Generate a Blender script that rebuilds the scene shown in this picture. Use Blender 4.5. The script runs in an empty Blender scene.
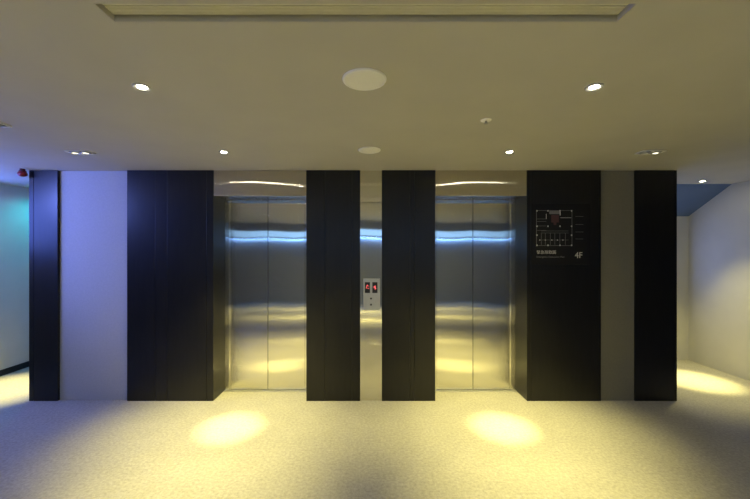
import bpy, bmesh, math, random
from mathutils import Vector, Matrix
random.seed(4)
sc = bpy.context.scene
COL = sc.collection
F, CX, CY, CAMZ, H = 350.0, 370.0, 250.0, 1.57, 2.40
D = 3.636                      # distance of the panelled lift wall
DOOR_Y = 3.925
def fx(px, d=D): return (px - CX) / F * d
def fz(py, d=D): return CAMZ + (CY - py) / F * d

# ---------------------------------------------------------------- materials
def new_mat(name):
    m = bpy.data.materials.new(name); m.use_nodes = True
    nt = m.node_tree; b = nt.nodes['Principled BSDF']
    return m, nt, b
def noise_bump(nt, b, scale, strength, dist=0.002, stretch=None, detail=3):
    tc = nt.nodes.new('ShaderNodeTexCoord'); mp = nt.nodes.new('ShaderNodeMapping')
    n = nt.nodes.new('ShaderNodeTexNoise'); bu = nt.nodes.new('ShaderNodeBump')
    n.inputs['Scale'].default_value = scale; n.inputs['Detail'].default_value = detail
    if stretch: mp.inputs['Scale'].default_value = stretch
    nt.links.new(tc.outputs['Object'], mp.inputs[0]); nt.links.new(mp.outputs[0], n.inputs['Vector'])
    bu.inputs['Strength'].default_value = strength; bu.inputs['Distance'].default_value = dist
    nt.links.new(n.outputs['Fac'], bu.inputs['Height']); nt.links.new(bu.outputs[0], b.inputs['Normal'])
    return n, mp
def mat(name, col, rough=0.5, metal=0.0, spec=0.5, var=0.0, vscale=20, bump=0.0, bscale=60, stretch=None):
    m, nt, b = new_mat(name)
    b.inputs['Base Color'].default_value = (*col, 1); b.inputs['Roughness'].default_value = rough
    b.inputs['Metallic'].default_value = metal; b.inputs['Specular IOR Level'].default_value = spec
    tc = nt.nodes.new('ShaderNodeTexCoord'); mp = nt.nodes.new('ShaderNodeMapping')
    n = nt.nodes.new('ShaderNodeTexNoise'); r = nt.nodes.new('ShaderNodeValToRGB')
    n.inputs['Scale'].default_value = vscale; n.inputs['Detail'].default_value = 4
    if stretch: mp.inputs['Scale'].default_value = stretch
    r.color_ramp.elements[0].color = (*[c * (1 - var) for c in col], 1)
    r.color_ramp.elements[1].color = (*[min(1, c * (1 + var)) for c in col], 1)
    r.color_ramp.elements[0].position = .3; r.color_ramp.elements[1].position = .7
    nt.links.new(tc.outputs['Object'], mp.inputs[0]); nt.links.new(mp.outputs[0], n.inputs['Vector'])
    nt.links.new(n.outputs['Fac'], r.inputs[0]); nt.links.new(r.outputs[0], b.inputs['Base Color'])
    if bump: noise_bump(nt, b, bscale, bump, stretch=stretch)
    return m
def steel(name, col, rough, aniso, wave=0.0, grain=1.0):
    m, nt, b = new_mat(name)
    b.inputs['Base Color'].default_value = (*col, 1); b.inputs['Metallic'].default_value = 1
    b.inputs['Roughness'].default_value = rough; b.inputs['Anisotropic'].default_value = aniso
    t = nt.nodes.new('ShaderNodeCombineXYZ'); t.inputs[0].default_value = 1.0
    nt.links.new(t.outputs[0], b.inputs['Tangent'])
    # vertical brush grain: tiny sideways tilts of the surface, smearing reflections across the sheet
    tg = nt.nodes.new('ShaderNodeTexCoord'); mg = nt.nodes.new('ShaderNodeMapping'); mg.inputs['Scale'].default_value = (7000, 900, 40)
    ng = nt.nodes.new('ShaderNodeTexNoise'); ng.inputs['Scale'].default_value = 1.0; ng.inputs['Detail'].default_value = 1
    sb = nt.nodes.new('ShaderNodeMath'); sb.operation = 'SUBTRACT'; sb.inputs[1].default_value = .5
    ml = nt.nodes.new('ShaderNodeMath'); ml.operation = 'MULTIPLY'; ml.inputs[1].default_value = grain
    # slow waviness of the sheet
    mw = nt.nodes.new('ShaderNodeMapping'); mw.inputs['Scale'].default_value = (2.2, 1, 1.2)
    nw = nt.nodes.new('ShaderNodeTexNoise'); nw.inputs['Scale'].default_value = 1.0; nw.inputs['Detail'].default_value = 0
    sw = nt.nodes.new('ShaderNodeMath'); sw.operation = 'SUBTRACT'; sw.inputs[1].default_value = .5
    mlw = nt.nodes.new('ShaderNodeMath'); mlw.operation = 'MULTIPLY'; mlw.inputs[1].default_value = wave
    cb = nt.nodes.new('ShaderNodeCombineXYZ'); ge = nt.nodes.new('ShaderNodeNewGeometry')
    ad = nt.nodes.new('ShaderNodeVectorMath'); ad.operation = 'ADD'
    no = nt.nodes.new('ShaderNodeVectorMath'); no.operation = 'NORMALIZE'
    nt.links.new(tg.outputs['Object'], mg.inputs[0]); nt.links.new(mg.outputs[0], ng.inputs['Vector']); nt.links.new(ng.outputs['Fac'], sb.inputs[0])
    nt.links.new(tg.outputs['Object'], mw.inputs[0]); nt.links.new(mw.outputs[0], nw.inputs['Vector']); nt.links.new(nw.outputs['Fac'], sw.inputs[0])
    nt.links.new(sw.outputs[0], mlw.inputs[0]); nt.links.new(mlw.outputs[0], cb.inputs[2])
    nt.links.new(sb.outputs[0], ml.inputs[0]); nt.links.new(ml.outputs[0], cb.inputs[0]); nt.links.new(cb.outputs[0], ad.inputs[0])
    nt.links.new(ge.outputs['Normal'], ad.inputs[1]); nt.links.new(ad.outputs[0], no.inputs[0]); nt.links.new(no.outputs[0], b.inputs['Normal'])
    # faint vertical brush grain in the roughness
    tc = nt.nodes.new('ShaderNodeTexCoord'); mp = nt.nodes.new('ShaderNodeMapping'); mp.inputs['Scale'].default_value = (400, 400, 4)
    n = nt.nodes.new('ShaderNodeTexNoise'); n.inputs['Scale'].default_value = 1.0
    mr = nt.nodes.new('ShaderNodeMapRange'); mr.inputs['To Min'].default_value = rough * .9; mr.inputs['To Max'].default_value = rough * 1.1
    nt.links.new(tc.outputs['Object'], mp.inputs[0]); nt.links.new(mp.outputs[0], n.inputs['Vector'])
    nt.links.new(n.outputs['Fac'], mr.inputs['Value']); nt.links.new(mr.outputs[0], b.inputs['Roughness'])
    return m
def emit(name, col, s):
    m, nt, b = new_mat(name)
    b.inputs['Base Color'].default_value = (0.02, 0.02, 0.02, 1)
    b.inputs['Emission Color'].default_value = (*col, 1); b.inputs['Emission Strength'].default_value = s
    return m

def carpet_mat():
    m, nt, b = new_mat('carpet')
    b.inputs['Roughness'].default_value = .95; b.inputs['Specular IOR Level'].default_value = .15
    tc = nt.nodes.new('ShaderNodeTexCoord')
    n1 = nt.nodes.new('ShaderNodeTexNoise'); n1.inputs['Scale'].default_value = 45; n1.inputs['Detail'].default_value = 6; n1.inputs['Roughness'].default_value = .75
    n2 = nt.nodes.new('ShaderNodeTexNoise'); n2.inputs['Scale'].default_value = 5; n2.inputs['Detail'].default_value = 3
    for n in (n1, n2): nt.links.new(tc.outputs['Object'], n.inputs['Vector'])
    r1 = nt.nodes.new('ShaderNodeValToRGB'); r2 = nt.nodes.new('ShaderNodeValToRGB')
    r1.color_ramp.elements[0].position = .32; r1.color_ramp.elements[1].position = .68
    r1.color_ramp.elements[0].color = (.34, .33, .31, 1); r1.color_ramp.elements[1].color = (.55, .53, .50, 1)
    r2.color_ramp.elements[0].color = (.84, .84, .84, 1); r2.color_ramp.elements[1].color = (1, 1, 1, 1)
    mx = nt.nodes.new('ShaderNodeMixRGB'); mx.blend_type = 'MULTIPLY'; mx.inputs[0].default_value = 1
    nt.links.new(n1.outputs['Fac'], r1.inputs[0]); nt.links.new(n2.outputs['Fac'], r2.inputs[0])
    nt.links.new(r1.outputs[0], mx.inputs[1]); nt.links.new(r2.outputs[0], mx.inputs[2]); nt.links.new(mx.outputs[0], b.inputs['Base Color'])
    bu = nt.nodes.new('ShaderNodeBump'); bu.inputs['Strength'].default_value = .5; bu.inputs['Distance'].default_value = .006
    nt.links.new(n1.outputs['Fac'], bu.inputs['Height']); nt.links.new(bu.outputs[0], b.inputs['Normal'])
    return m

WARM = (1.0, .865, .29)
M_CARPET = carpet_mat()
M_CEIL = mat('ceiling_paint', (.50, .48, .42), .85, var=.03, vscale=3, bump=.05, bscale=150)
M_WALL = mat('wall_paint', (.60, .59, .56), .8, var=.03, vscale=4)
M_BOUNCE_CUT = mat('bounce_cut_dark', (.035, .035, .035), .6, var=.05, vscale=4)  # for the dark sheets added to dim the side-wall bounce
M_RW = mat('slate_grey_wall', (.30, .33, .38), .7, var=.04, vscale=4)
M_SOFFIT = mat('soffit_shade_in_colour', (.11, .17, .29), .8, var=.03, vscale=4)  # dim blue shade of the soffit put into the base colour
M_SIDE = mat('taupe_wall', (.42, .40, .37), .8, var=.05, vscale=4)
M_FABRIC = mat('fabric_wallcovering', (.48, .47, .47), .8, var=.05, vscale=60, bump=.1, bscale=200)
M_FABRIC2 = mat('taupe_wallcovering', (.21, .195, .145), .8, var=.05, vscale=60, bump=.1, bscale=200)
M_DARK = mat('dark_lacquered_panel', (.010, .0095, .009), .30, spec=.42, var=.2, vscale=5, stretch=(8, 8, 1), bump=.04, bscale=40)
M_GROOVE = mat('groove_black', (.006, .006, .006), .7, var=.1)
M_STEEL = steel('brushed_steel', (.76, .74, .66), .06, .95, wave=.016, grain=1.3)
M_STEEL_HEAD = steel('brushed_steel_header', (.62, .58, .52), .085, .95, wave=.02, grain=1.9)
M_JAMB = steel('satin_steel', (.66, .65, .62), .22, .8, grain=1.3)
M_PLATE = mat('satin_faceplate', (.60, .60, .57), .38, metal=.75, var=.04)
M_WHITE = mat('white_plastic', (.90, .89, .85), .5, var=.02)
M_GRILLE = mat('speaker_grille', (.86, .85, .80), .7, var=.05, vscale=400, bump=.3, bscale=500)
M_TRIM = mat('grey_metal_trim', (.35, .35, .33), .45, metal=.5, var=.05)
M_BLACK = mat('black_plastic', (.012, .012, .012), .4, var=.1)
M_BASE = mat('black_baseboard', (.012, .012, .012), .5, var=.1)
M_RED = mat('red_plastic', (.30, .015, .02), .35, var=.1)
M_DARKRED = mat('dark_red_plastic', (.08, .008, .01), .4, var=.1)
M_VENT = mat('vent_cream_metal', (.62, .60, .48), .5, var=.03)
M_SIGN = mat('sign_plate_black', (.0105, .010, .010), .45, spec=.3, var=.05)
M_PRINT = mat('sign_grey_print', (.62, .60, .56), .6, var=.02)
M_PRINTDIM = mat('sign_dim_print', (.20, .195, .19), .6, var=.02)
M_PRINTRED = mat('sign_red_print', (.085, .03, .033), .6, var=.02)
M_BULB = emit('lamp_glow', (1.0, .93, .72), 230)
M_BULB_DIM = emit('lamp_glow_dim', (1.0, .92, .70), 3.5)
M_BULB_COOL = emit('lamp_glow_cool', (.85, .93, 1.0), 9)
M_BULB_TEAL = emit('lamp_glow_teal', (.1, .8, 1.0), 6)
M_LED = emit('red_led', (1.0, .12, .12), 2.2)
M_DUSK = emit('blue_dusk_glass', (.13, .22, 1.0), 12)
M_DUSK_R = emit('blue_dusk_glass_corridor', (.28, .42, 1.0), 3)
M_DUSK_B = emit('blue_dusk_glass_rear', (.30, .56, 1.0), 1.7)

# ---------------------------------------------------------------- mesh helpers
def box(bm, x0, x1, y0, y1, z0, z1, bev=0.0):
    vs = [bm.verts.new(p) for p in ((x0,y0,z0),(x1,y0,z0),(x1,y1,z0),(x0,y1,z0),(x0,y0,z1),(x1,y0,z1),(x1,y1,z1),(x0,y1,z1))]
    fs = [bm.faces.new([vs[i] for i in q]) for q in ((3,2,1,0),(4,5,6,7),(0,1,5,4),(1,2,6,5),(2,3,7,6),(3,0,4,7))]
    if bev:
        es = list({e for f in fs for e in f.edges})
        bmesh.ops.bevel(bm, geom=es, offset=bev, segments=2, affect='EDGES', profile=.6)
def lathe(bm, prof, seg=40, center=(0,0,0), sx=1, sy=1):
    """prof: (radius, z) list, revolved about Z."""
    rings = []
    for r, z in prof:
        if r < 1e-6: rings.append([bm.verts.new((center[0], center[1], center[2] + z))])
        else: rings.append([bm.verts.new((center[0] + sx*r*math.cos(2*math.pi*k/seg), center[1] + sy*r*math.sin(2*math.pi*k/seg), center[2] + z)) for k in range(seg)])
    for a, b in zip(rings[:-1], rings[1:]):
        for k in range(seg):
            k2 = (k+1) % seg
            if len(a) == 1 and len(b) == 1: continue
            if len(a) == 1: bm.faces.new((a[0], b[k2], b[k]))
            elif len(b) == 1: bm.faces.new((a[k], a[k2], b[0]))
            else: bm.faces.new((a[k], a[k2], b[k2], b[k]))
def obj(name, bm, m, parent=None, smooth=False, loc=None):
    me = bpy.data.meshes.new(name)
    bmesh.ops.recalc_face_normals(bm, faces=bm.faces)
    bm.to_mesh(me); bm.free()
    me.materials.append(m)
    if smooth:
        for p in me.polygons: p.use_smooth = True
        try: me.set_sharp_from_angle(angle=math.radians(35))
        except Exception: pass
    o = bpy.data.objects.new(name, me); COL.objects.link(o)
    if parent: o.parent = parent
    if loc: o.location = loc
    return o
def B(name, m, dims, parent=None, bev=0.0):
    bm = bmesh.new()
    if not isinstance(dims[0], (tuple, list)): dims = [dims]
    for d in dims: box(bm, *d, bev=bev)
    return obj(name, bm, m, parent)
def thing(name, label=None, cat=None, loc=(0,0,0), group=None, kind=None):
    o = bpy.data.objects.new(name, None); COL.objects.link(o); o.location = loc
    o.empty_display_size = .1
    tag(o, label, cat, group, kind); return o
def tag(o, label=None, cat=None, group=None, kind=None):
    if label: o['label'] = label
    if cat: o['category'] = cat
    if group: o['group'] = group
    if kind: o['kind'] = kind
    return o
def text_mesh(name, body, size, m, parent, loc, align='LEFT', sx=1.0, depth=.0006):
    cu = bpy.data.curves.new(name, 'FONT'); cu.body = body; cu.size = size; cu.extrude = depth; cu.align_x = align
    t = bpy.data.objects.new(name + '_tmp', cu); COL.objects.link(t)
    bpy.context.view_layer.update()
    me = bpy.data.meshes.new_from_object(t.evaluated_get(bpy.context.evaluated_depsgraph_get()))
    bpy.data.objects.remove(t)
    me.transform(Matrix.Rotation(math.radians(90), 4, 'X') @ Matrix.Diagonal((sx, 1, 1, 1)))
    me.materials.clear(); me.materials.append(m)
    o = bpy.data.objects.new(name, me); COL.objects.link(o); o.parent = parent; o.location = loc
    return o

# ---------------------------------------------------------------- shell
XL, XR, YB, YF = -4.60, 4.55, -2.60, 6.60
RY = 5.00                                   # end wall of the right-hand corridor
tag(B('floor', M_CARPET, (XL-.15, XR+.15, YB-.15, YF+.15, -.12, 0)), 'pale speckled carpet across the lobby', kind='structure')
# ceiling with a slot for the linear air grille
VX0, VX1, VY0, VY1 = -.932, .900, 1.176, 1.276
tag(B('ceiling', M_CEIL, [(XL-.15, XR+.15, YB-.15, VY0, H, H+.1), (XL-.15, XR+.15, VY1, YF+.15, H, H+.1),
    (XL-.15, VX0, VY0, VY1, H, H+.1), (VX1, XR+.15, VY0, VY1, H, H+.1), (VX0-.01, VX1+.01, VY0-.01, VY1+.01, H+.08, H+.1)]), kind='structure')
# left wall with a window opening (out of frame, it lights the lift wall)
WL = (1.90, 4.15, 1.55, 2.35)               # y0 y1 z0 z1
tag(B('wall_left', M_WALL, [(XL-.15, XL, YB, WL[0], 0, H), (XL-.15, XL, WL[1], YF, 0, H), (XL-.15, XL, WL[0], WL[1], 0, WL[2]), (XL-.15, XL, WL[0], WL[1], WL[3], H)]), kind='structure')
tag(B('wall_right', M_WALL, (XR, XR+.15, YB, RY, 0, H)), kind='structure')
tag(B('wall_far', M_WALL, (XL, -3.5, YF, YF+.15, 0, H)), kind='structure')
CW = (3.32, 4.20, .95, 1.85)
tag(B('wall_corridor', M_WALL, [(3.14, CW[0], RY, RY+.15, 0, H), (CW[1], XR+.15, RY, RY+.15, 0, H), (CW[0], CW[1], RY, RY+.15, 0, CW[2]), (CW[0], CW[1], RY, RY+.15, CW[3], H)]), kind='structure')
WB = (-4.3, 4.3, 1.95, 2.17)
tag(B('wall_rear', M_RW, [(XL, XR, YB-.15, YB, 0, WB[2]), (XL, XR, YB-.15, YB, WB[3], H), (XL, WB[0], YB-.15, YB, WB[2], WB[3]), (WB[1], XR, YB-.15, YB, WB[2], WB[3])]), kind='structure')
tag(B('wall_front', M_WALL, (-3.50, 3.14, 3.955, YF, 0, H)), kind='structure')
# baseboards
tag(B('baseboard_left', M_BASE, (XL, XL+.012, 3.9, YF, 0, .075)), kind='structure')
tag(B('bounce_cut_right', M_BOUNCE_CUT, (XR-.02, XR, YB, 3.1, 0, H)), 'unseen dark sheet added on the right wall to cut bounce light', kind='structure')  # added out of view, keeps the right wall from bouncing light
tag(B('bounce_cut_left', M_BOUNCE_CUT, (XL, XL+.02, YB, 1.6, 0, H)), 'unseen dark sheet added on the left wall to cut bounce light', kind='structure')  # same added light-absorbing sheet on the left side
# sloping soffit at the end of the right corridor
bm = bmesh.new()
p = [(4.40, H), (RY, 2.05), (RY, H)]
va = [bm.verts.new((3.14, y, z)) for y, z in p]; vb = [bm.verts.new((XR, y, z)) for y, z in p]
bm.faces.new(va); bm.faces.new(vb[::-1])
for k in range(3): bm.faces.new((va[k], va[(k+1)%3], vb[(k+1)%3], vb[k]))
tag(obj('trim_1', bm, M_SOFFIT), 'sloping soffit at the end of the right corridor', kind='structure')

# windows: frame + lit panes
w = thing('window_1', 'window glowing blue at dusk in the left wall', kind='structure', loc=(XL-.05, (WL[0]+WL[1])/2, WL[2]))
def rel(o, dims): x, y, z = o.location; return [(a-x, b-x, c-y, d-y, e-z, f-z) for a, b, c, d, e, f in dims]
B('window_frame', M_TRIM, rel(w, [(XL-.08, XL-.02, WL[0], WL[0]+.04, WL[2], WL[3]), (XL-.08, XL-.02, WL[1]-.04, WL[1], WL[2], WL[3]),
   (XL-.08, XL-.02, WL[0], WL[1], WL[2], WL[2]+.04), (XL-.08, XL-.02, WL[0], WL[1], WL[3]-.04, WL[3])]), w)
B('window_pane', M_DUSK, rel(w, [(XL-.055, XL-.045, WL[0]+.04, WL[1]-.04, WL[2]+.04, WL[3]-.04)]), w)
w = thing('window_2', 'small window glowing blue at the end of the right corridor', kind='structure', loc=((CW[0]+CW[1])/2, RY+.05, CW[2]))
B('window_frame', M_TRIM, rel(w, [(CW[0], CW[0]+.04, RY+.02, RY+.08, CW[2], CW[3]), (CW[1]-.04, CW[1], RY+.02, RY+.08, CW[2], CW[3]),
   (CW[0], CW[1], RY+.02, RY+.08, CW[2], CW[2]+.04), (CW[0], CW[1], RY+.02, RY+.08, CW[3]-.04, CW[3])]), w)
B('window_pane', M_DUSK_R, rel(w, [(CW[0]+.04, CW[1]-.04, RY+.045, RY+.055, CW[2]+.04, CW[3]-.04)]), w)
w = thing('window_3', 'long high strip window glowing blue in the rear wall', kind='structure', loc=(0, YB-.05, WB[2]))
B('window_frame', M_TRIM, rel(w, [(WB[0], WB[1], YB-.08, YB-.02, WB[2], WB[2]+.02), (WB[0], WB[1], YB-.08, YB-.02, WB[3]-.02, WB[3])]), w)
B('window_pane', M_DUSK_B, rel(w, [(WB[0], WB[1], YB-.055, YB-.045, WB[2]+.02, WB[3]-.02)]), w)

# unseen blue fill lamp and ledge, added to wash the rear wall
tag(B('fill_ledge', M_WALL, [(WB[0], WB[1], YB, YB+.06, 1.925, 1.932)]), 'cove ledge under the rear strip window', kind='structure')
al = bpy.data.lights.new('rear_blue_fill', 'AREA'); al.shape = 'RECTANGLE'; al.size = 8.4; al.size_y = .03; al.energy = 50; al.color = (.22, .45, 1.0)
ao = bpy.data.objects.new('rear_blue_fill', al); COL.objects.link(ao); ao.location = (0, YB+.03, 1.92)

# ---------------------------------------------------------------- wall panels
YBK = 3.953
def panel(name, px0, px1, m, label, cat, front=D, seams=(), group=None):
    x0, x1 = fx(px0), fx(px1)
    xm = (x0+x1)/2
    bm = bmesh.new()
    if seams:
        box(bm, x0-xm+.003, x1-xm-.003, front+.006, YBK, .001, H-.002)
        xs = [x0] + [fx(s) for s in seams] + [x1]
        for a, b in zip(xs[:-1], xs[1:]):
            g0 = 0 if a == x0 else .0015; g1 = 0 if b == x1 else .0015
            box(bm, a-xm+g0, b-xm-g1, front, front+.05, .001, H-.002, bev=.0018)
        # side cheeks so the reveals read as one clean face
        box(bm, x0-xm, x0-xm+.004, front+.049, YBK, .001, H-.002); box(bm, x1-xm-.004, x1-xm, front+.049, YBK, .001, H-.002)
    else:
        box(bm, x0-xm, x1-xm, front, YBK, .001, H-.002, bev=.0015)
    o = obj(name, bm, m, loc=(xm, 0, 0))
    tag(o, label, cat, group); return o
DG, LG = 'dark vertical wall panels', 'light wallcovering panels'
panel('wall_panel', 29, 57.5, M_DARK, 'narrow black wall panel at the left corner, its top catching blue light', 'wall panel', seams=(33.5,), group=DG)
panel('wall_panel', 127, 213.3, M_DARK, 'wide black wall panel left of the left lift door, with blue sheen', 'wall panel', seams=(155, 167, 206.5), group=DG)
panel('wall_panel', 306.3, 360, M_DARK, 'black wall panel between the left lift door and the call button strip', 'wall panel', seams=(325, 352), group=DG)
panel('wall_panel', 382, 435.3, M_DARK, 'black wall panel between the call button strip and the right lift door', 'wall panel', seams=(410, 414.5), group=DG)
panel('wall_panel', 527, 601, M_DARK, 'wide black wall panel carrying the floor plan sign', 'wall panel', seams=(531, 599), group=DG)
panel('wall_panel', 635, 677, M_DARK, 'plain black wall panel at the right corner beside the corridor', 'wall panel', seams=(675,), group=DG)
panel('wallcovering_panel', 57.5, 127, M_FABRIC, 'wide pale grey fabric wall panel washed in blue light', 'wall panel', front=D+.028, group=LG)
panel('wallcovering_panel', 601, 635, M_FABRIC2, 'narrow taupe wall panel between the two black panels on the right', 'wall panel', front=D+.012, group=LG)
tag(panel('steel_wall_strip', 360, 382, M_STEEL, 'narrow mirror steel strip holding the lift call buttons', 'wall panel', front=D+.012), cat='steel strip')

# ---------------------------------------------------------------- lift doors
def lift(name, px0, px1, label):
    x0, x1 = fx(px0), fx(px1); xm = (x0+x1)/2; hw = (x1-x0)/2 - .001
    t = thing(name, label, kind='structure', loc=(xm, DOOR_Y, 0))
    zt = fz(196)
    def L(dx0, dx1, y0, y1, z0, z1): return (dx0, dx1, y0-DOOR_Y, y1-DOOR_Y, z0, z1)
    B('door_header', M_STEEL_HEAD, L(-hw, hw, D+.004, 3.95, zt, H-.002), t, bev=.002)
    jw = .068
    B('door_jamb', M_STEEL, [L(-hw, -hw+jw-.012, DOOR_Y-.012, 3.95, .002, zt-.002), L(-hw+jw-.016, -hw+jw, DOOR_Y-.004, 3.95, .002, zt-.002)], t, bev=.002)
    B('door_jamb', M_STEEL, [L(hw-jw+.012, hw, DOOR_Y-.012, 3.95, .002, zt-.002), L(hw-jw, hw-jw+.016, DOOR_Y-.004, 3.95, .002, zt-.002)], t, bev=.002)
    B('door_leaf', M_STEEL, L(-hw+jw+.001, -.0025, DOOR_Y, 3.95, .004, zt-.001), t, bev=.002)
    B('door_leaf', M_STEEL, L(.0025, hw-jw-.001, DOOR_Y, 3.95, .004, zt-.001), t, bev=.002)
    B('door_gap', M_GROOVE, L(-.0024, .0024, DOOR_Y+.008, 3.95, .004, zt-.001), t)
    B('door_sill', M_PLATE, L(-hw+.002, hw-.002, DOOR_Y-.05, DOOR_Y-.0125, 0, .004), t, bev=.001)
    return t
lift('door_1', 213.3, 306.3, 'left brushed steel lift door with two sliding leaves')
lift('door_2', 435.3, 527, 'right brushed steel lift door with two sliding leaves')

# ---------------------------------------------------------------- call panel
SY = D + .012
c = thing('call_panel', 'steel lift call panel with two red displays and two buttons', 'call panel', (fx(371.7), SY, fz(294.5)))
cx, cz = 371.7, 294.5
def P(px): return (px-cx)/F*D
def Q(py): return (cz-py)/F*D
B('faceplate', M_PLATE, (P(363.4), P(380), -.008, .001, Q(310), Q(278.6)), c, bev=.002)
for k, px in enumerate((367.4, 374.9)):
    s = B('display', M_BLACK, (P(px-2.6), P(px+2.6), -.0098, -.0082, Q(293), Q(282.2)), c, bev=.0005)
    s['label'] = 'black display window with red glowing mark'
    bm = bmesh.new(); w_ = .004
    def seg(x0, z0, x1, z1):
        v = Vector((x1-x0, 0, z1-z0)); n = Vector((-v.z, 0, v.x)).normalized()*w_/2
        q = [Vector((x0,0,z0))+n, Vector((x1,0,z1))+n, Vector((x1,0,z1))-n, Vector((x0,0,z0))-n]
        a = [bm.verts.new((*[u.x], -.0108, u.z)) for u in q]; b = [bm.verts.new((u.x, -.0099, u.z)) for u in q]
        bm.faces.new(a); bm.faces.new(b[::-1])
        for i in range(4): bm.faces.new((a[i], a[(i+1)%4], b[(i+1)%4], b[i]))
    x0, z0 = P(px), Q(287.4)
    if k == 0:
        seg(x0-.012, z0-.012, x0-.002, z0+.026); seg(x0-.002, z0+.026, x0+.010, z0+.010); seg(x0+.002, z0-.010, x0+.018, z0-.010)
    else:
        seg(x0-.014, z0+.002, x0+.014, z0-.012); seg(x0+.004, z0+.018, x0+.004, z0-.024); seg(x0+.004, z0+.018, x0-.012, z0+.004)
    obj('display_mark', bm, M_LED, s)
for py in (298.6, 304.7):
    bm = bmesh.new(); lathe(bm, [(0, .0035), (.009, .003), (.0105, 0)], 24)
    bm.transform(Matrix.Rotation(math.radians(90), 4, 'X'))
    b = obj('button', bm, M_BLACK, c, smooth=True, loc=(P(371), -.0083, Q(py)))
    b['label'] = 'small dark round call button'

# ---------------------------------------------------------------- floor plan sign
s = thing('floor_plan_sign', 'dark floor plan sign reading 4F on the wide black panel', 'sign', (fx(560.5), D, fz(234)))
def SX(px): return (px-560.5)/F*D
def SZ(py): return (234-py)/F*D
B('sign_plate', M_SIGN, (SX(531), SX(590), -.006, -.0006, SZ(264.5), SZ(204)), s, bev=.001)
bd = bmesh.new(); br = bmesh.new()
def mark(x0, x1, y0, y1):
    B('plan_mark', M_PRINT, (SX(x0), SX(x1), YP0-.0006, YP0-.00005, SZ(y1), SZ(y0)), s)['label'] = 'small pale grey mark on the floor plan'
YP0, YP1 = -.0072, -.0061
def hl(b, x0, x1, y, t=.3): box(b, SX(x0), SX(x1), YP0, YP1, SZ(y+t/2), SZ(y-t/2))
def vl(b, x, y0, y1, t=.3): box(b, SX(x-t/2), SX(x+t/2), YP0, YP1, SZ(y1), SZ(y0))
X0, X1, Y0, Y1 = 536.2, 571.6, 210.6, 245.6
for k, y in enumerate((Y0, Y1)): hl(bd, X0, X1, y, .4)
for x in (X0, X1): vl(bd, x, Y0, Y1, .4)
for x in (536.6, 547.6, 559.6, 571.2):
    for y in (210.9, 226.3, 245.3): mark(x-.6, x+.6, y-.7, y+.7)
for x in (536.6, 571.2): mark(x-.6, x+.6, 234.5, 235.9)
for y in (219, 221.5, 226, 230.5): hl(bd, 536.5, 546, y)
mark(545.6, 546.2, 214, 219); mark(560, 571, 217.6, 218)
for x in (541, 545, 550, 554.5, 559.5, 565): vl(bd, x, 233, 245)
for y in (231, 233, 240): hl(bd, 541, 568, y)
for x in (539.5, 545, 551.5, 557, 562.5): mark(x-.5, x+.5, 239.6, 240.6)
hl(bd, 549, 560, 212.6, 3.2); mark(559.3, 560.2, 211.9, 215.5)
box(br, SX(551), SX(558.5), YP0, YP1, SZ(222.5), SZ(215)); box(br, SX(553.2), SX(556), YP0, YP1, SZ(225), SZ(222.55))
for y in (216.5, 224.5, 232, 239): hl(bd, 575, 583, y, .3)
pm = obj('floor_plan', bd, M_PRINTDIM, s); pm['label'] = 'thin grey lines of the floor plan'
q = obj('highlight_area', br, M_PRINTRED, s); q['label'] = 'dull red area on the floor plan'
text_mesh('title_lettering', '緊急疏散圖', .040, M_PRINT, s, (SX(536.2), -.0066, SZ(253.6)), sx=1.02)
text_mesh('small_lettering', 'Emergency Evacuation Plan', .0245, M_PRINTDIM, s, (SX(536.2), -.0066, SZ(257.6)), sx=1.08)
text_mesh('floor_number', '4F', .088, M_PRINT, s, (SX(574.4), -.0066, SZ(258.0)), sx=.95)

# ---------------------------------------------------------------- ceiling fittings
def spot(parent, loc, energy, angle, blend, col=WARM, size=.014, rot=(0,0,0)):
    l = bpy.data.lights.new('downlight_beam', 'SPOT'); l.energy = energy; l.spot_size = math.radians(angle); l.spot_blend = blend
    l.color = col; l.shadow_soft_size = size
    o = bpy.data.objects.new('downlight_beam', l); COL.objects.link(o); o.parent = parent; o.location = loc; o.rotation_euler = rot
    return o
def downlight_proto():
    t = thing('downlight', 'x', 'downlight', (0,0,H))
    bm = bmesh.new(); lathe(bm, [(.044, -.0005), (.043, -.004), (.038, -.007), (.028, -.005), (.0215, -.0012)], 36)
    obj('trim_ring', bm, M_TRIM, t, smooth=True)
    bm = bmesh.new(); lathe(bm, [(0, -.0055), (.015, -.005), (.0205, -.003), (.021, -.001)], 32)
    obj('lamp', bm, M_BULB, t, smooth=True)
    return t
def dup(root, loc, label):
    r = root.copy(); COL.objects.link(r); r.location = loc; r['label'] = label
    for ch in list(root.children):
        c_ = ch.copy(); COL.objects.link(c_); c_.parent = r
    return r
DLG = 'small round ceiling downlights'
NARROW, MID, WIDE = 800, 460, 24
proto = downlight_proto(); first = True
spots = [(-1.16, 1.78, 'lit round downlight in the ceiling nearer the viewer, on the left', .48),
         (1.14, 1.78, 'lit round downlight in the ceiling nearer the viewer, on the right', .48),
         (-1.235, 2.96, 'lit round downlight in the ceiling just before the left lift door', 1),
         (1.18, 2.96, 'lit round downlight in the ceiling just before the right lift door', 1),
         (-1.16, -.45, 'round downlight in the ceiling behind the viewer on the left', .75),
         (1.14, -.45, 'round downlight in the ceiling behind the viewer on the right', .75),
         (-1.16, -1.62, 'round downlight by the rear wall on the left', .6),
         (1.14, -1.62, 'round downlight by the rear wall on the right', .6)]
for x, y, lab, k in spots:
    if first: t = proto; t.location = (x, y, H); t['label'] = lab; first = False
    else: t = dup(proto, (x, y, H), lab)
    t['group'] = DLG; t['_k'] = k
    t['_s'] = 1
lights_for = [o for o in COL.objects if o.get('_s')]
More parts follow.
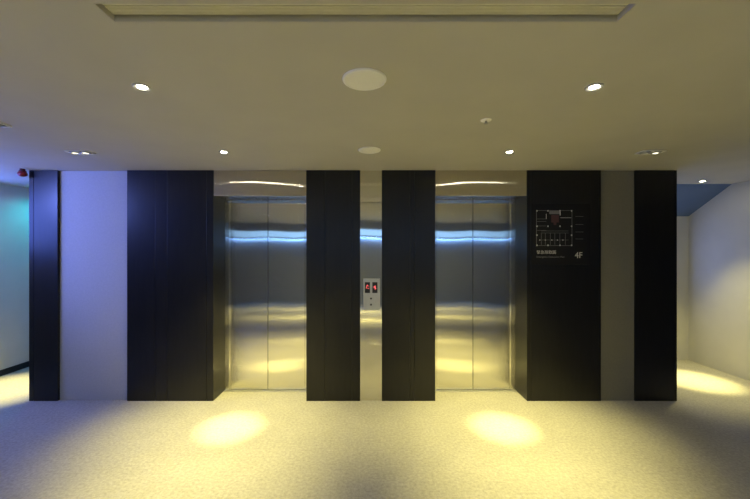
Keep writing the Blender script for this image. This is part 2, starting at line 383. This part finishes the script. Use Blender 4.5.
for t in lights_for:
    k = t['_k']; kn = 1 if t.location.y > 0 else 2.6; del t['_k']; del t['_s']
    tl = (0, 0, 0) if t.location.y < 2 else (math.radians(3.4), 0, 0)
    ma = 68 if t.location.y > 2 else 56
    spot(t, (0, 0, -.015), NARROW*kn, 17, 1.0, rot=tl)
    spot(t, (0, 0, -.015), MID*k, ma, 1.0, rot=tl)
    spot(t, (0, 0, -.015), WIDE*k, 118, .8)
# corridor downlights
t = dup(proto, (4.0, 4.21, H), 'lit round downlight in the ceiling of the right corridor')
for ch in list(t.children):
    if ch.type == 'LIGHT': bpy.data.objects.remove(ch)
spot(t, (0, 0, -.015), 200, 66, 1.0); spot(t, (0, 0, -.015), 850, 24, 1.0, rot=(0, math.radians(2), 0))
t = dup(proto, (-4.25, 3.93, H), 'lit round downlight over the floor of the left corridor')
for ch in list(t.children):
    if ch.type == 'LIGHT': bpy.data.objects.remove(ch)
spot(t, (0, 0, -.015), 700, 34, 1.0, rot=(0, math.radians(-3), 0))
t = dup(proto, (-4.2, 4.75, H), 'teal wall-washing downlight in the left corridor')
for ch in list(t.children):
    if ch.type == 'LIGHT': bpy.data.objects.remove(ch)
    elif ch.name.startswith('lamp'): ch.data = ch.data.copy(); ch.data.materials[0] = M_BULB_TEAL
spot(t, (0, 0, -.02), 30, 160, .8, col=(.02, .50, .64))
proto.name = 'downlight'

# unseen blue spotlight, added to brighten the pale panel from the left
t = thing('added_blue_spot', 'unseen blue spotlight added on the ceiling by the left wall', 'ceiling spotlight', (-4.40, 1.90, H))
bm = bmesh.new(); lathe(bm, [(0, -.0005), (.03, -.0005), (.03, -.012), (.008, -.014), (.008, -.05), (0, -.05)], 24); obj('mount', bm, M_TRIM, t, smooth=True)
bm = bmesh.new(); lathe(bm, [(0, .06), (.028, .055), (.034, -.02), (.031, -.02), (.030, -.008)], 28)
aim = Vector((-2.9, 3.66, 1.75)) - Vector((-4.40, 1.90, H-.09))
ro = aim.to_track_quat('-Z', 'Y').to_euler()
hb = obj('lamp_housing', bm, M_TRIM, t, smooth=True, loc=(0, 0, -.09)); hb.rotation_euler = ro
bm = bmesh.new(); lathe(bm, [(0, -.010), (.0295, -.009)], 24); obj('lamp', bm, emit('lamp_glow_blue', (.2, .25, 1.0), 6), hb)
spot(hb, (0, 0, -.03), 190, 62, 1.0, col=(.19, .27, 1.0), size=.03)

# twin gimbal fittings (switched low)
def twin(loc, label, lit):
    t = thing('twin_spotlight', label, 'ceiling spotlight', loc, 'twin adjustable ceiling spotlights')
    bm = bmesh.new(); a, b, w_ = .098, .050, .009
    for d in ((-a, a, -b, -b+w_), (-a, a, b-w_, b), (-a, -a+w_, -b+w_, b-w_), (a-w_, a, -b+w_, b-w_), (-.006, .006, -b+w_, b-w_)):
        box(bm, *d, -.008, -.0005, bev=.0015)
    obj('frame', bm, M_WHITE, t)
    B('backing_plate', M_BLACK, (-a+w_+.001, a-w_-.001, -b+w_+.001, b-w_-.001, -.0022, -.0006), t)
    for k, x in enumerate((-.045, .045)):
        bm = bmesh.new(); lathe(bm, [(.030, -.0025), (.032, -.012), (.030, -.015), (.026, -.010)], 28, center=(x,0,0))
        g = obj('lamp_housing', bm, M_PLATE, t, smooth=True)
        bm = bmesh.new(); lathe(bm, [(0, -.013), (.015, -.012), (.025, -.0085)], 28, center=(x,0,0))
        obj('lamp', bm, M_BULB_DIM if lit[k] else M_TRIM, g, smooth=True)
    return t
twin((-2.45, 2.96, H), 'twin spotlight in the ceiling before the pale grey fabric panel', (1, 1))
twin((2.37, 2.96, H), 'twin spotlight in the ceiling before the right black panels', (0, 1))
twin((-2.50, 2.30, H), 'twin spotlight at the left edge, partly cut off', (0, 0))

# speakers
def speaker(x, y, r, label):
    t = thing('ceiling_speaker', label, 'ceiling speaker', (x, y, H), 'round white ceiling speakers')
    bm = bmesh.new(); lathe(bm, [(r, -.0005), (r, -.004), (r*.97, -.009), (r*.90, -.011), (r*.88, -.008)], 56)
    obj('rim', bm, M_WHITE, t, smooth=True)
    bm = bmesh.new(); lathe(bm, [(0, -.0115), (r*.5, -.0108), (r*.879, -.0085), (r*.879, -.001)], 48)
    obj('grille', bm, M_GRILLE, t, smooth=True)
speaker(fx(364.5, 1.70), 1.70, .107, 'large round white ceiling speaker nearer the viewer')
speaker(fx(369.5, 2.90), 2.90, .092, 'round white ceiling speaker close to the lift wall')

# sprinkler
t = thing('sprinkler', 'small white sprinkler head in the ceiling right of the speakers', 'sprinkler', (fx(486, 2.235), 2.235, H))
bm = bmesh.new(); lathe(bm, [(.034, -.0005), (.033, -.004), (.020, -.009), (.012, -.006), (0, -.006)], 32)
obj('escutcheon', bm, M_WHITE, t, smooth=True)
bm = bmesh.new(); lathe(bm, [(.006, -.0065), (.006, -.022), (.014, -.023), (.014, -.025), (0, -.026)], 20)
obj('nozzle', bm, M_TRIM, t, smooth=True)

# red alarm dome
t = thing('fire_alarm', 'dark red dome alarm hanging from the ceiling at the left corner', 'alarm', (fx(22.5, 3.58), 3.58, H))
bm = bmesh.new(); lathe(bm, [(.022, -.0005), (.022, -.018), (.030, -.022), (.030, -.028), (0, -.028)], 32)
obj('mount', bm, M_DARKRED, t, smooth=True)
bm = bmesh.new(); lathe(bm, [(.028, -.0285), (.037, -.040), (.040, -.054), (.036, -.068), (.022, -.078), (0, -.082)], 36)
obj('dome', bm, M_RED, t, smooth=True)

# linear air grille
VZ = H + .022
t = thing('air_grille', 'long cream linear air grille recessed in the ceiling', 'vent', ((VX0+VX1)/2, (VY0+VY1)/2, H))
ox, oy = t.location.x, t.location.y
hw, hd = (VX1-VX0)/2, (VY1-VY0)/2
B('frame', M_CEIL, [(-hw+.001, hw-.001, hd-.004, hd-.001, 0, .078), (-hw+.001, hw-.001, -hd+.001, -hd+.004, 0, .078), (-hw+.001, -hw+.004, -hd+.004, hd-.004, 0, .078), (hw-.004, hw-.001, -hd+.004, hd-.004, 0, .078)], t)
n = 5
for k in range(n):
    y = -hd + .012 + k*(2*hd-.020)/n
    B('slat', M_VENT, (-hw+.005, hw-.005, y, y+.0125, .020, .026), t, bev=.001)
B('plenum', M_BLACK, (-hw+.005, hw-.005, -hd+.005, hd-.005, .070, .077), t)

# ---------------------------------------------------------------- world, camera, view
wd = bpy.data.worlds.new('World'); sc.world = wd; wd.use_nodes = True
wd.node_tree.nodes['Background'].inputs[0].default_value = (.01, .012, .02, 1)
wd.node_tree.nodes['Background'].inputs[1].default_value = .3
cd = bpy.data.cameras.new('camera'); cam = bpy.data.objects.new('camera', cd); COL.objects.link(cam)
cam.location = (0, 0, CAMZ); cam.rotation_euler = (math.radians(90), 0, 0)
cd.sensor_width = 36; cd.lens = F/750*36; cd.shift_x = 5/750; cd.shift_y = .5/750; cd.clip_start = .05
sc.camera = cam
sc.view_settings.view_transform = 'Standard'; sc.view_settings.look = 'None'
sc.view_settings.gamma = 1; sc.view_settings.use_curve_mapping = False; sc.view_settings.exposure = 0.0
